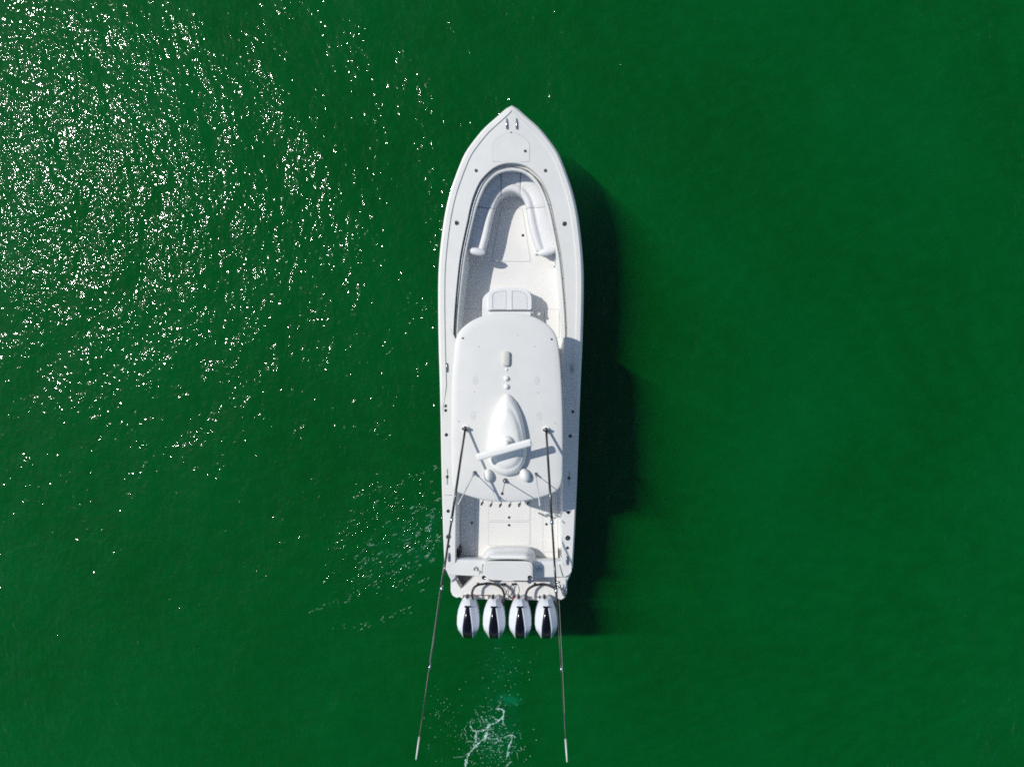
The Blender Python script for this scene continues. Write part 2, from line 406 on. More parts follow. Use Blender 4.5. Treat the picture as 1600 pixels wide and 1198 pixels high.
# inner liner walls and floor
wall_top = mirror([zset(I_[i], -gd(i) - .038) + Vector((.004, 0, 0)) for i in range(NS)])
def under(i):
    k = min(1, max(0, (400 - v_of_y(I_[i].y)) / 50)); t = (I_[min(i + 1, NS - 1)] - I_[max(i - 1, 0)]); t.z = 0; t.normalize()
    nrm = Vector((t.y, -t.x, 0)) if i < NS - 1 else Vector((0, 1, 0)); p = I_[i] + nrm * (.26 * k - .05 * (1 - k)); p.x = max(0, p.x); p.z = FLOOR_Z - .02; return p
wall_bot = mirror([under(i) for i in range(NS)])
g = G(); g.loft([wall_top, wall_bot], closed=False); g.f = [tuple(reversed(f)) for f in g.f]
g.build('inner_liner', 'liner', boat)
g = G(); fl = [(p.x * 1.03, p.y) for p in wall_bot]; g.prism(fl, FLOOR_Z - .08, FLOOR_Z)
g.build('floor', 'floor', boat)

# hull
hr = []
y0 = O_[0].y - .02
for (z, kx, ky, kb) in ((None, .996, 1.0, 1.0), (.86, .975, .985, .88), (.45, .94, .96, .70), (.12, .90, .93, .5), (-.05, .87, .91, .42), (-.35, .55, .87, .25), (-.62, .02, .8, .02)):
    ring = []
    for i, p in enumerate(O_):
        t = max(0, (p.y - y0) / (O_[-1].y - y0)); bow = t ** 3
        x = p.x * (kx * (1 - bow) + kb * bow); y = y0 + (p.y - y0) * ky
        ring.append(Vector((x, y, (p.z - .065) if z is None else z)))
    hr.append(mirror(ring))
g = G(); g.loft(hr, closed=False)
hull = g.build('hull', 'hull', boat)
# rub rail along the sheer
pts = mirror([Vector((p.x + .004, p.y + (.004 if i == NS - 1 else 0), p.z - .07)) for i, p in enumerate(O_)])
g = G(); g.tube(pts, .022, 8); rr = g.build('rub_rail', 'hull', hull)

# grab rail inside the forward coaming
RL = [Vector((p.x, p.y, zdeck(p.x, p.y) - .07)) for p in side(RAIL, 70)]
g = G(); g.tube(mirror(RL), .013, 8); gr = g.build('grab_rail', 'steel_d', boat)
for i in list(range(4, 70, 9)):
    for s_ in (1, -1):
        p = Vector((RL[i].x * s_, RL[i].y, RL[i].z)); g = G(); g.tube([p, p + Vector((0, 0, -.06))], .01, 6); g.build('rail_stanchion', 'steel_d', gr)

# transom
TZ = 1.153
cap = [(99, 887), (98.5, 891), (95, 896), (88, 899.5), (0, 902.5)]
hp = [S(a, b, TZ) for a, b in cap]
out = [(p.x, p.y) for p in hp] + [(-p.x, p.y) for p in reversed(hp[:-1])]
inn = [S(83.8, 880, TZ), S(76, 880.2, TZ)]
out = out + [(-p.x, p.y) for p in inn] + [(p.x, p.y) for p in reversed(inn)]
g = G(); g.prism(out, .1, TZ); g.build('transom', 'deck', boat, bevel=.012)
# low sloping shelf inside the cockpit against the transom
g = G()
a = [S(-83, 869, .6), S(83, 869, .6)]
prof = [(880.0, 1.13), (876, 1.1), (873.5, 1.0), (871.5, .8), (870.5, FLOOR_Z - .01)]
g.loft([[S(-83.4, v, z), S(83.4, v, z)] for v, z in prof], closed=False)
g.build('transom_liner', 'liner', boat)

# swim platform with motor bracket and a sunken step at its port corner
PZ = .80
ph = [(97, 890), (93.5, 899), (91, 908), (91, 925), (88, 932), (82, 935.5), (76, 934), (73, 936.5), (0, 936.5)]
hp = [S(a, b, PZ) for a, b in ph]
out = [(p.x, p.y) for p in hp] + [(-p.x, p.y) for p in reversed(hp[:-1])]
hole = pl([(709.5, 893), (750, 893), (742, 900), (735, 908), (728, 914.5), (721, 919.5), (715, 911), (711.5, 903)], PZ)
g = G(); g.prism(out, -.15, PZ, holes=[hole]); pf = g.build('swim_platform', 'platform', boat, bevel=.02)
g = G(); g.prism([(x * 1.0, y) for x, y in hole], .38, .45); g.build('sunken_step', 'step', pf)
g = G(); g.tube([L(714.5, 900, .83), L(716, 905, .85), L(718.5, 911, .85), L(722, 917, .82)], .011, 8); g.build('grab_bar', 'steel', pf)
# wings of the hull beside the platform
for s_ in (1, -1):
    wg = [(98.5, 889), (95, 899), (91.5, 908), (91.3, 914), (83, 904), (81.5, 895), (82, 889)]
    g = G(); o = [(S(a, b, .95).x * s_, S(a, b, .95).y) for a, b in wg]
    def zw(x, y, s_=s_):
        return .84 + .2 * max(0, min(1, (y - S(0, 914, .9).y) / .4))
    g.prism(o, .1, zw); g.build('stern_wing', 'hull', boat, bevel=.03, seg=3)

# ------------------------------------------------------------------ hatches
def hatch(name, outline, z, mat_, parent=boat, gap=.011, h=.008, latch=None, r=.03, seam='seam', zf=None):
    o = rounded(outline, r) if r else outline
    c = Vector((sum(p[0] for p in o) / len(o), sum(p[1] for p in o) / len(o)))
    f0 = (lambda x, y: zf(x, y) + .003) if zf else z + .003
    f1 = (lambda x, y: zf(x, y) + h) if zf else z + h
    g = G(); g.prism(o, z - .02, f1 if False else (f0)); 
    inner = []
    m = len(o); ar = sum(o[i][0] * o[(i + 1) % m][1] - o[(i + 1) % m][0] * o[i][1] for i in range(m)); sg = 1 if ar > 0 else -1
    for i in range(m):
        d = (Vector(o[(i + 1) % m]) - Vector(o[i - 1])); d.normalize(); inner.append((o[i][0] - d.y * gap * sg, o[i][1] + d.x * gap * sg))
    g2 = G(); g2.prism(inner, z - .02, f1)
    ob = g2.build(name, mat_, parent)
    g.build('seam_gasket', seam, ob)
    if latch:
        p = L(latch[0], latch[1], z); zz = zf(p.x, p.y) + h if zf else z + h
        k = G(); k.disc((p.x, p.y, zz - .004), latch[2] if len(latch) > 2 else .033, .012, 16); k.build('latch', 'black', ob)
        k = G(); k.disc((p.x + .006, p.y - .004, zz + .008), .012, .006, 10); k.build('latch_ring', 'steel', ob)
    return ob
bz = 1.66
bow_o = pl([(769.4, 252), (827.2, 252), (827.8, 226), (824.5, 220), (817, 214), (808, 209.5), (798.8, 207.5), (789.5, 209.5), (780, 214), (772.5, 220), (769.6, 226)], bz)
hatch('anchor_locker_hatch', bow_o, 1.5, 'deck', latch=(820.8, 239.3), r=.03, zf=zdeck, seam='seam', gap=.007, h=.006)
fz = FLOOR_Z
hatch('bow_floor_hatch', pl([(783.5, 325.5), (816.5, 325.5), (829.5, 409), (768, 408.5)], fz), fz, 'floor', latch=(817, 368, .035), gap=.009)
hatch('side_floor_hatch', rect(723, 482.5, 746, 528, fz), fz, 'floor', gap=.009)
hatch('side_floor_hatch', rect(851, 483, 874, 528, fz), fz, 'floor', gap=.009)
hatch('fish_box_hatch', rect(763, 760, 828.5, 813, fz), fz, 'floor', latch=(795.5, 808), gap=.008)
hatch('fish_box_hatch', rect(763, 815, 828.5, 852, fz), fz, 'floor', latch=(795.5, 820), gap=.008)
hatch('cockpit_floor_hatch', rect(719, 770, 742.5, 868, fz), fz, 'floor', latch=(737.7, 816.5), gap=.009)
hatch('cockpit_floor_hatch', rect(848, 770, 872, 862, fz), fz, 'floor', latch=(853.8, 818.5), gap=.009)

# ------------------------------------------------------------------ deck fittings
def zd(u, v):
    p = L(u, v, zg(v)); return Vector((p.x, p.y, zdeck(p.x, p.y)))
def cup(name, u, v, r=.045, z=None, parent=boat):
    p = zd(u, v) if z is None else L(u, v, z)
    g = G(); n = 18
    rings = [[(p.x + rr * math.cos(2 * math.pi * i / n), p.y + rr * math.sin(2 * math.pi * i / n), p.z + zz) for i in range(n)]
             for rr, zz in ((r * 1.12, -.004), (r * 1.08, .006), (r * .95, .006))]
    g.loft(rings, True); o = g.build(name, 'steel_d', parent)
    g = G(); g.disc((p.x, p.y, p.z - .003), r * .96, .006, n); g.build('black_cup', 'black', o)
    g = G(); g.ball((p.x + r * .3, p.y - r * .3, p.z + .002), r * .22, r * .22, .012, 8, 4, lo=0); g.build('pin', 'steel', o)
    return o
for u, v in ((744, 267), (852, 267)): cup('bow_light_socket', u, v, .04)
for u, v in ((713.7, 348.4), (881.8, 349.7)): cup('rod_holder', u, v, .055)
for u, v in ((696.3, 634), (696.3, 641)): cup('rod_holder', u, v, .036)
for u, v in ((697.3, 679), (891, 681), (700.2, 798), (888, 800)): cup('rod_holder', u, v, .042)
cup('rod_holder', 895, 643, .035)
for u, v in ((700.7, 838), (887, 840)): cup('rod_holder', u, v, .06)
for u, v in ((701.2, 853), (886.5, 855.5)): cup('rod_holder', u, v, .036)
g = G(); p = zd(798.6, 208); g.disc((p.x, p.y, p.z - .004), .018, .02, 12); g.build('chain_guide', 'steel_d', boat)
def cleat(u, v, ln=.24, wd=.05, z=None):
    p = zd(u, v) if z is None else L(u, v, z)
    g = G(); n = 16
    g.prism([(p.x + wd * .5 * math.cos(2 * math.pi * i / n), p.y + ln * .5 * math.sin(2 * math.pi * i / n)) for i in range(n)], p.z - .005, p.z + .008)
    o = g.build('cleat', 'steel_d', boat)
    g = G(); g.tube([p + Vector((0, -ln * .46, .035)), p + Vector((0, -ln * .2, .05)), p + Vector((0, ln * .2, .05)), p + Vector((0, ln * .46, .035))], .012, 8)
    g.tube([p + Vector((0, -ln * .15, 0)), p + Vector((0, -ln * .15, .05))], .012, 8); g.tube([p + Vector((0, ln * .15, 0)), p + Vector((0, ln * .15, .05))], .012, 8)
    g.build('horn', 'steel', o)
    return o
for u, v, l_, w_ in ((791.6, 194.3, .27, .045), (806.8, 194.3, .27, .045), (698.2, 574, .25, .06), (893.2, 575, .25, .06), (701.3, 870, .24, .06), (886, 875, .24, .06)): cleat(u, v, l_, w_)
# outrigger line cleats on the gunwales
for u, v in ((698.7, 744.5), (889, 746.5)):
    p = zd(u, v); g = G(); g.ball(p, .035, .045, .03, 12, 6, lo=0); o = g.build('line_guide', 'black', boat)
    g = G(); g.tube([p + Vector((0, -.2, .02)), p + Vector((0, .2, .02))], .006, 6); g.build('line_bar', 'steel_d', o)
p0, p1 = zd(694, 773), zd(705.5, 773.2)
g = G(); g.tube([p0, p1], .007, 6); g.build('deck_seam', 'seam', boat)

# ------------------------------------------------------------------ bow seating
SZ = 1.04
outer = [L(727, 389, SZ), L(731, 370, SZ), L(736, 345, SZ), L(742, 322, SZ), L(750, 301, SZ), L(759, 285, SZ), L(774, 270, SZ), L(800, 263, SZ), L(824, 270, SZ), L(839, 285, SZ), L(848, 301, SZ), L(855, 322, SZ), L(861, 345, SZ), L(867, 370, SZ), L(871, 391, SZ)]
inner = [L(757.5, 391, SZ), L(763.5, 370, SZ), L(768, 347, SZ), L(772.5, 330, SZ), L(777, 316, SZ), L(785, 305, SZ), L(800, 300.5, SZ), L(812, 305, SZ), L(819, 315, SZ), L(822, 328, SZ), L(825, 347, SZ), L(830.5, 370, SZ), L(838, 392, SZ)]
NO = 141
oc, ic = resample(catmull(outer, 8), NO), resample(catmull(inner, 8), NO)
def seg_seat(i0, i1):
    g = G(); rings = []
    prof = ((0, -.02), (.03, 0), (.3, .0), (.58, .0), (.635, -.018), (.68, .012), (.76, .035), (.86, .038), (.94, .018), (.985, -.03), (1.0, -.1), (.985, -.16))
    n = i1 - i0
    for k in range(n + 1):
        i = i0 + k; e = min(k, n - k) / 1.2; drop = .018 * max(0, 1 - e) ** 2
        fr = (.005 if k == 0 else -.005 if k == n else 0)
        a, b = oc[i], ic[i]
        ring = []
        for q, dz in prof:
            p = a.lerp(b, q); t = (oc[min(i + 1, NO - 1)].lerp(ic[min(i + 1, NO - 1)], q) - oc[max(i - 1, 0)].lerp(ic[max(i - 1, 0)], q)).normalized()
            p = p + t * fr; p.z = SZ + dz - drop; ring.append(p)
        rings.append(ring)
    g.loft(rings, closed=False)
    n2 = len(prof)
    g.f = [tuple(f) for f in g.f]
    # end caps
    for base, rv in ((0, False), (n * n2, True)):
        f = tuple(range(base, base + n2)); g.f.append(f if not rv else tuple(reversed(f))); g.sm.append(False)
    return g
cuts = [0, 36, 60, 82, 107, NO - 1]
def idx(pred): return min(range(NO), key=pred)
s1 = idx(lambda i: abs(ic[i].y - L(774, 326, SZ).y) + (0 if ic[i].x < 0 else 9))
s4 = idx(lambda i: abs(ic[i].y - L(822, 326, SZ).y) + (0 if ic[i].x > 0 else 9))
s2 = idx(lambda i: abs(oc[i].x - L(783, 268, SZ).x) + (0 if oc[i].y > L(800, 290, SZ).y else 9))
s3 = idx(lambda i: abs(oc[i].x - L(813, 268, SZ).x) + (0 if oc[i].y > L(800, 290, SZ).y else 9))
# make the seams run as in the photo: shift the outer curve's pace between cuts
def remap(curve, keys):
    """keys: list of (index in curve, new index)"""
    out = []
    for j in range(NO):
        for (a0, b0), (a1, b1) in zip(keys, keys[1:]):
            if j <= b1:
                t = a0 + (a1 - a0) * (j - b0) / (b1 - b0); break
        k = int(t); k = min(k, NO - 2); out.append(curve[k].lerp(curve[k + 1], t - k))
    return out
o1 = idx(lambda i: abs(oc[i].y - L(742, 324, SZ).y) + (0 if oc[i].x < 0 else 9)); o4 = idx(lambda i: abs(oc[i].y - L(855, 322, SZ).y) + (0 if oc[i].x > 0 else 9))
i2 = idx(lambda i: abs(ic[i].x - L(783, 306, SZ).x) + (0 if ic[i].y > L(800, 318, SZ).y else 9)); i3 = idx(lambda i: abs(ic[i].x - L(813, 306, SZ).x) + (0 if ic[i].y > L(800, 318, SZ).y else 9))
C = [0, 42, 62, 79, 99, NO - 1]
oc = remap(oc, list(zip([0, o1, s2, s3, o4, NO - 1], C))); ic = remap(ic, list(zip([0, s1, i2, i3, s4, NO - 1], C)))
base_g = G()
ring_t = [p + Vector((0, 0, -.13)) for p in ic]; inner_b = []
for p in ic: inner_b.append(Vector((p.x, p.y, FLOOR_Z - .01)))
cc = Vector((sum(p.x for p in ic) / NO, sum(p.y for p in ic) / NO, 0))
def push(p, d):
    i = ic.index(p); t = (ic[min(i + 1, NO - 1)] - ic[max(i - 1, 0)]).normalized(); return Vector((t.y, -t.x, 0)) * -d
rt = [Vector((p.x, p.y, SZ - .1)) + push(p, .03) for p in ic]; rb = [Vector((p.x, p.y, FLOOR_Z - .01)) + push(p, .05) for p in ic]
ro = [Vector((p.x, p.y, SZ - .1)) for p in oc]; rob = [Vector((p.x, p.y, FLOOR_Z - .01)) for p in oc]
base_g.loft([rob, ro, rt, rb], closed=False)
for k in (0, NO - 1):
    o = len(base_g.v); base_g.add([rob[k], ro[k], rt[k], rb[k]], [(0, 1, 2, 3)])
seat = base_g.build('bow_seat', 'liner', boat)
for a, b in zip(C, C[1:]): seg_seat(a, b).build('seat_cushion', 'vinyl', seat)
def bolster(name, a, b, rad, z, m, parent, flat=.8):
    a, b = Vector(a), Vector(b); d = b - a; ln = d.length; d.normalize(); s_ = Vector((-d.y, d.x, 0)); g = G(); rings = []
    for k in range(15):
        t = k / 14; e = math.sin(math.pi * (.5 - .5 * math.cos(math.pi * t))) ** .2 if 0 < t < 1 else .12
        c = a + d * ln * t
        rings.append([c + s_ * rad * e * math.cos(q) + Vector((0, 0, rad * flat * e * math.sin(q))) for q in [2 * math.pi * i / 14 for i in range(14)]])
    g.loft(rings, True, True, True); return g.build(name, m, parent)
bolster('armrest', L(731.5, 391, 1.17), L(759, 395.5, 1.14), .1, 0, 'vinyl_s', seat)
bolster('armrest', L(839.5, 396.5, 1.14), L(868, 391, 1.17), .1, 0, 'vinyl_s', seat)
for u, v in ((759.5, 396.5), (839, 398)):
    p = L(u, v, 1.1); g = G(); g.ball(p, .045, .03, .03, 10, 6); g.build('armrest_bracket', 'steel_d', seat)
g = G(); p = L(846, 301.5, 1.08); g.ball(p, .018, .012, .01, 8, 4); g.build('speaker_knob', 'steel', seat)

# ------------------------------------------------------------------ console with its front lounge seat
CZ = .93
co = pl([(753.3, 530), (753.3, 478), (754, 467), (756.5, 462), (761, 458), (768, 452.5), (778, 449.3), (790, 448), (805, 448), (818, 450), (826, 453.5), (831, 459), (832.8, 470), (833, 530)], CZ)
g = G(); g.prism(co, FLOOR_Z - .01, CZ); con = g.build('console', 'liner', boat, bevel=.035, seg=4)
cu = pl([(763, 484), (763, 461), (768, 455), (780, 450.5), (795, 449.3), (810, 450), (822, 453), (828.5, 458), (830.5, 466), (830.5, 484)], 1.02)
g = G()
pan1 = pl([(769.5, 483.5), (769.5, 461), (773, 457.5), (780, 455.2), (791.3, 454.5), (791.3, 483.5)], 1.02)
pan2 = pl([(800, 483.5), (800, 454.5), (811, 455.2), (819, 457.5), (823.5, 462), (824.3, 483.5)], 1.02)
g.prism(rounded(cu, .05), CZ - .02, 1.035, holes=[rounded(pan1, .03), rounded(pan2, .03)])
lc = g.build('lounge_cushion', 'vinyl_s', con, bevel=.018, seg=3)
for pn in (pan1, pan2):
    g = G(); cx = sum(p[0] for p in pn) / len(pn); cy = sum(p[1] for p in pn) / len(pn)
    g.prism(rounded([(cx + (x - cx) * .96, cy + (y - cy) * .975) for x, y in pn], .03), CZ - .01, 1.022); g.build('quilted_panel', 'vinyl', con, bevel=.012, seg=3)
g = G(); g.prism(rect(763, 484.3, 831, 485.6, 1.0), CZ - .02, .985); g.build('cushion_seam', 'gasket', con)
g = G(); g.prism(rect(767, 486, 829, 540, 1.15, .03), CZ - .01, 1.02); g.build('backrest_base', 'vinyl_s', con, bevel=.03, seg=3)
g = G(); p = L(842, 490.5, .75); g.ball(p, .05, .05, .04, 10, 6); g.build('cup_holder', 'radome', con)
# helm pod, windscreen and helm seat under the hardtop
g = G(); g.prism(rect(757, 528, 829, 612, 1.4, .12), FLOOR_Z, 1.55); g.build('helm_pod', 'liner', con, bevel=.04, seg=3)
g = G(); a = rect(760, 531, 826, 536, 1.8); g.prism(a, 1.54, 2.1); g.build('windscreen', 'glass', con)
g = G(); c0 = L(793, 607, 1.3); rg = []
g.tube([c0 + Vector((.19 * math.cos(t), -.08 + .05 * math.sin(t), .12 + .19 * math.sin(t))) for t in [2 * math.pi * k / 20 for k in range(21)]], .014, 8); g.build('steering_wheel', 'steel', con)
g = G(); g.prism(rect(760, 640, 826, 690, .9, .08), FLOOR_Z, .95); hs_ = g.build('helm_seat', 'liner', boat, bevel=.03)
for a in (761, 783.5, 806):
    g = G(); g.prism(rect(a, 641, a + 20, 672, 1.05, .05), .94, 1.08); g.build('seat_cushion', 'vinyl', hs_, bevel=.03, seg=3)
    g = G(); g.prism(rect(a, 674, a + 20, 682, 1.3, .04), .94, 1.5); g.build('backrest', 'vinyl', hs_, bevel=.03, seg=3)

# ------------------------------------------------------------------ hardtop
HZ = 2.62
ht = [(794, 489.5), (770, 490.5), (753, 494), (737, 501), (724, 510.5), (715, 521.5), (710.5, 536), (708, 560), (705.8, 590), (704.8, 630), (704.5, 680), (705.3, 730), (706, 750), (708.5, 762), (715, 769),
      (728, 773.5), (743.5, 778.3), (757, 781.5), (775, 783.6), (795, 784.3), (815, 783.3), (832, 780.3), (850, 775.5), (866, 769.5), (874.5, 762), (878.6, 750), (879.8, 730), (880, 680), (879.4, 640), (877.6, 595), (875.2, 560), (872, 536), (867.5, 521.5), (859, 510), (847, 501), (833, 494.3), (815, 490.7)]
ol = catmull([L(u, v, HZ) for u, v in ht], 5, True)
hc = L(793, 640, HZ)
def sc(o, k, z, c=hc): return [Vector((c.x + (p.x - c.x) * k, c.y + (p.y - c.y) * (1 - (1 - k) * .72), z)) for p in o]
def inset(o, d, z):
    m = len(o); r_ = []
    for i in range(m):
        t = (o[(i + 1) % m] - o[i - 1]).normalized(); r_.append(Vector((o[i].x - t.y * d, o[i].y + t.x * d, z)))
    return r_
g = G(); rr_ = [inset(ol, .05, HZ - .1), inset(ol, .012, HZ - .075), inset(ol, 0, HZ - .045), inset(ol, .004, HZ - .015), inset(ol, .02, HZ + .004), inset(ol, .05, HZ + .014)]
for k, dz in ((.9, .024), (.75, .036), (.55, .046), (.3, .052), (.1, .054)):
    rr_.append(sc(inset(ol, .05, 0), k, HZ + dz))
g.loft(rr_, True, True, True)
top = g.build('hardtop', 'top', boat)
def ztop(x, y):
    k = min(1, max(abs(x - hc.x) / 1.33, abs(y - hc.y) / 2.2)); return HZ + interp(k, [(0, .054), (.3, .052), (.55, .046), (.75, .036), (.9, .024), (1, .012)])
def ontop(u, v, dz=0):
    p = L(u, v, HZ + .08); return Vector((p.x, p.y, ztop(p.x, p.y) + dz))
# pipework
for s_ in (-1, 1):
    for v0, v1 in ((560, 600), (740, 700)):
        pts = [S(72 * s_, v0, 2.54), S(66 * s_, (v0 + v1) / 2, 1.5), S(60 * s_ if v0 == 560 else 62 * s_, v1, FLOOR_Z)]
        g = G(); g.tube(catmull(pts, 6), .03, 10); g.build('support_pipe', 'steel', boat)
# small things on it
def pill(name, u0, v0, u1, v1, h, m, parent=top):
    a, b = ontop(u0, v0), ontop(u1, v1); cx, cy = (a.x + b.x) / 2, (a.y + b.y) / 2; rx, ry = abs(b.x - a.x) / 2, abs(b.y - a.y) / 2
    o = rounded([(cx - rx, cy - ry), (cx + rx, cy - ry), (cx + rx, cy + ry), (cx - rx, cy + ry)], rx * .98, 8)
    g = G(); o3 = [Vector((x, y, 0)) for x, y in o]; rg = []
    for k, q in ((1, 0), (1, .55), (.95, .8), (.82, .95), (.55, 1.03), (.1, 1.06)):
        rg.append([Vector((cx + (p.x - cx) * k, cy + (p.y - cy) * (1 - (1 - k) * .6), a.z - .01 + h * q)) for p in o3])
    g.loft(rg, True, False, True); return g.build(name, m, parent)
pill('satellite_dome', 785.4, 548.5, 796.8, 572.5, .1, 'beige')
for v, r_, h_ in ((577.3, .035, .03), (591, .062, .06), (604, .062, .06)):
    p = ontop(791.3, v, -.005); g = G(); g.disc(p, r_, h_ * .4, 18); g.ball(p + Vector((0, 0, h_ * .4)), r_, r_, h_, 18, 6, lo=0); g.build('gps_antenna', 'radome', top)
for u, v in ((722.5, 528), (861.7, 529.7)):
    p = ontop(u, v); p.z = HZ + .012; g = G(); g.disc(p, .02, .03, 12); g.build('drain_plug', 'black', top)
for u, v in ((748, 541.5), (809, 523.5), (835, 541.5), (741, 612.5), (840.5, 613), (716, 658), (867, 661), (790, 782)):
    p = ontop(u, v); g = G(); g.disc(p + Vector((0, 0, -.01)), .013, .016, 8); g.build('screw_cover', 'seam', top)
for u, v in ((742, 593.5), (838, 594), (738.5, 649), (842, 650)):
    p = ontop(u, v); n = 16; g = G()
    ring = [(p.x + .068 * math.cos(2 * math.pi * i / n), p.y + .11 * math.sin(2 * math.pi * i / n)) for i in range(n)]
    g.prism(ring, p.z - .03, lambda x, y: ztop(x, y) + .002); g.build('non_skid_pad', 'stain', top)

# radar pod: teardrop fairing
tear = [(615, 0), (618, 5.5), (624, 11), (634, 17), (648, 22.5), (665, 27), (683, 30), (700, 31.3), (714, 30.5), (726, 27), (736, 20), (742, 11), (744.5, 0)]
zb = HZ + .046
pr = [S(hb, v, zb + .1) for v, hb in tear]; dx = L(792, 680, zb + .1).x
half = resample(catmull(pr, 6), 40)
full = [Vector((p.x + dx, p.y, 0)) for p in half] + [Vector((-p.x + dx, p.y, 0)) for p in reversed(half[1:-1])]
full = list(reversed(full))
tc_ = Vector((dx, L(792, 692, zb).y, 0)); g = G(); rg = []
for k, z, dy in ((1, -.02, 0), (1.0, .04, 0), (.965, .12, 0), (.90, .19, 0), (.85, .215, 0), (.80, .235, .0), (.77, .232, 0), (.71, .29, 0), (.60, .325, .0), (.45, .337, .0), (.25, .345, 0), (.08, .347, 0)):
    rg.append([Vector((tc_.x + (p.x - tc_.x) * k, tc_.y + (p.y - tc_.y) * k + dy, zb + z)) for p in full])
g.loft(rg, True, True, True)
pod = g.build('radar_pod', 'radome', top)
# pedestal + open array
pc = L(791, 692, 3.1)
g = G(); g.ball((pc.x, pc.y, zb + .33), .17, .17, .17, 22, 8, lo=0); g.tube([(pc.x, pc.y, zb + .4), (pc.x, pc.y, zb + .55)], .07, 14); g.build('radar_pedestal', 'radome', pod)
AZ = 3.31
a, b = L(745, 714.5, AZ), L(830.5, 690.5, AZ); d = (b - a).normalized(); n_ = Vector((-d.y, d.x, 0)); g = G(); rg = []
for t in (0, .012, .04, .96, .988, 1):
    e = .86 if t in (0, 1) else (.97 if t in (.012, .988) else 1)
    c = a.lerp(b, t); rg.append([c + n_ * (.083 * e * math.copysign(abs(math.cos(q)) ** .6, math.cos(q))) + Vector((0, 0, .05 * e * math.copysign(abs(math.sin(q)) ** .7, math.sin(q)))) for q in [2 * math.pi * i / 20 for i in range(20)]])
g.loft(rg, True, True, True); arr = g.build('radar_array', 'radome', top)
g = G(); c = a.lerp(b, .972); g.tube([c, c + d * .016], .074, 16)
g.v = [(x, y, AZ + (z - AZ) * .72) for x, y, z in g.v]; g.build('end_band', 'gasket', arr)
# two egg-shaped camera domes on the back of the pod
from mathutils import Euler
for u, v, rx, ry, an in ((762.5, 742.5, .1, .155, 8), (820, 742, .115, .165, 22)):
    p = ontop(u, v, .06); g = G(); g.ball(p, rx, ry, .13, 22, 12, rot=Euler((0, 0, R(an)))); g.build('floodlight_dome', 'radome', top)

# outriggers
def rigger(name, ub, vb, ut, vt, joints, tipz):
    base = ontop(ub, vb, .1); tip = L(ut, vt, tipz); 
    g = G(); p = ontop(ub, vb, -.01); g.disc(p, .085, .03, 20); g.tube([p, p + Vector((0, 0, .12))], .05, 14)
    root = g.build(name, 'radome', boat)
    g = G(); g.ball(base, .052, .062, .05, 14, 8); g.tube([base + Vector((-.075, 0, 0)), base + Vector((.075, 0, 0))], .03, 10); g.build('swivel_mount', 'black', root)
    g = G(); g.tube([ontop(ub, vb, .13) + Vector((-.05, .01, 0)), ontop(ub, vb, .13) + Vector((.07, .01, 0))], .016, 8); g.build('pivot_bolt', 'steel', root)
    fr = [0] + joints + [1]; rad = [.027, .022, .012, .009, .007]
    d = tip - base
    for k, (x0, x1) in enumerate(zip(fr, fr[1:])):
        g = G(); g.tube([base + d * x0, base + d * x1], rad[k], 10); g.build('pole_section', 'carbon' if k < 2 else 'carbon_l', root)
    for k, x in enumerate(joints):
        g = G(); dd = d.normalized(); c = base + d * x; g.tube([c - dd * .05, c + dd * .05], rad[k] + .008, 10); g.build('ferrule', 'steel', root)
    g = G(); dd = d.normalized(); g.tube([tip - dd * .35, tip], .02, 8, r2=.011); g.build('pole_tip', 'antenna', root)
    # halyard
    off = Vector((.05 if ub > 800 else -.05, 0, -.25)); g = G()
    g.tube(catmull([base + d * .12, base + d * .5 + off, base + d * .97], 8), .002, 5); g.build('halyard', 'antenna', root)
    return root
def frac(v, vb, vt, z0, z1):
    # fraction along the pole whose picture height is v
    y0_, y1_ = (599 - vb) * (CAM_H - z0), (599 - vt) * (CAM_H - z1); k = 599 - v
    return (k * (CAM_H - z0) - y0_) / ((y1_ - y0_) + k * (z1 - z0))
TZP = 7.0
rigger('outrigger', 727.3, 669.5, 650, 1186, [frac(v, 669.5, 1186, 2.8, TZP) for v in (811, 918, 1040)], TZP)
rigger('outrigger', 853.3, 671.5, 886, 1190, [frac(v, 671.5, 1190, 2.8, TZP) for v in (815, 922, 1044)], TZP)

# whip antennas
def whip(name, u0, v0, u1, v1, z1, r0, r1, m, tipball=0, base=.045):
    p = ontop(u0, v0); q = L(u1, v1, z1)
    g = G(); g.disc(p + Vector((0, 0, -.01)), base, .03, 14); g.tube([p, p + (q - p) * .09], base * .62, 10); o = g.build(name, 'steel_d', boat)
    g = G(); g.tube([p + (q - p) * .06, q], r0, 8, r2=r1); g.build('rod', m, o)
    if tipball: g = G(); g.ball(q, tipball, tipball, tipball, 12, 8); g.build('tip', 'black', o)
    return o
whip('whip_antenna', 741.5, 738.5, 716, 787.5, 4.2, .009, .016, 'antenna')
whip('whip_antenna', 837.3, 740.3, 843.5, 790, 4.1, .008, .014, 'antenna', base=.035)
whip('anchor_light', 789.3, 751, 784.8, 771, 3.65, .011, .011, 'steel_d', .033, base=.058)
g = G(); p = ontop(830.5, 743.5); g.disc(p, .014, .012, 8); g.build('screw_cover', 'black', top)

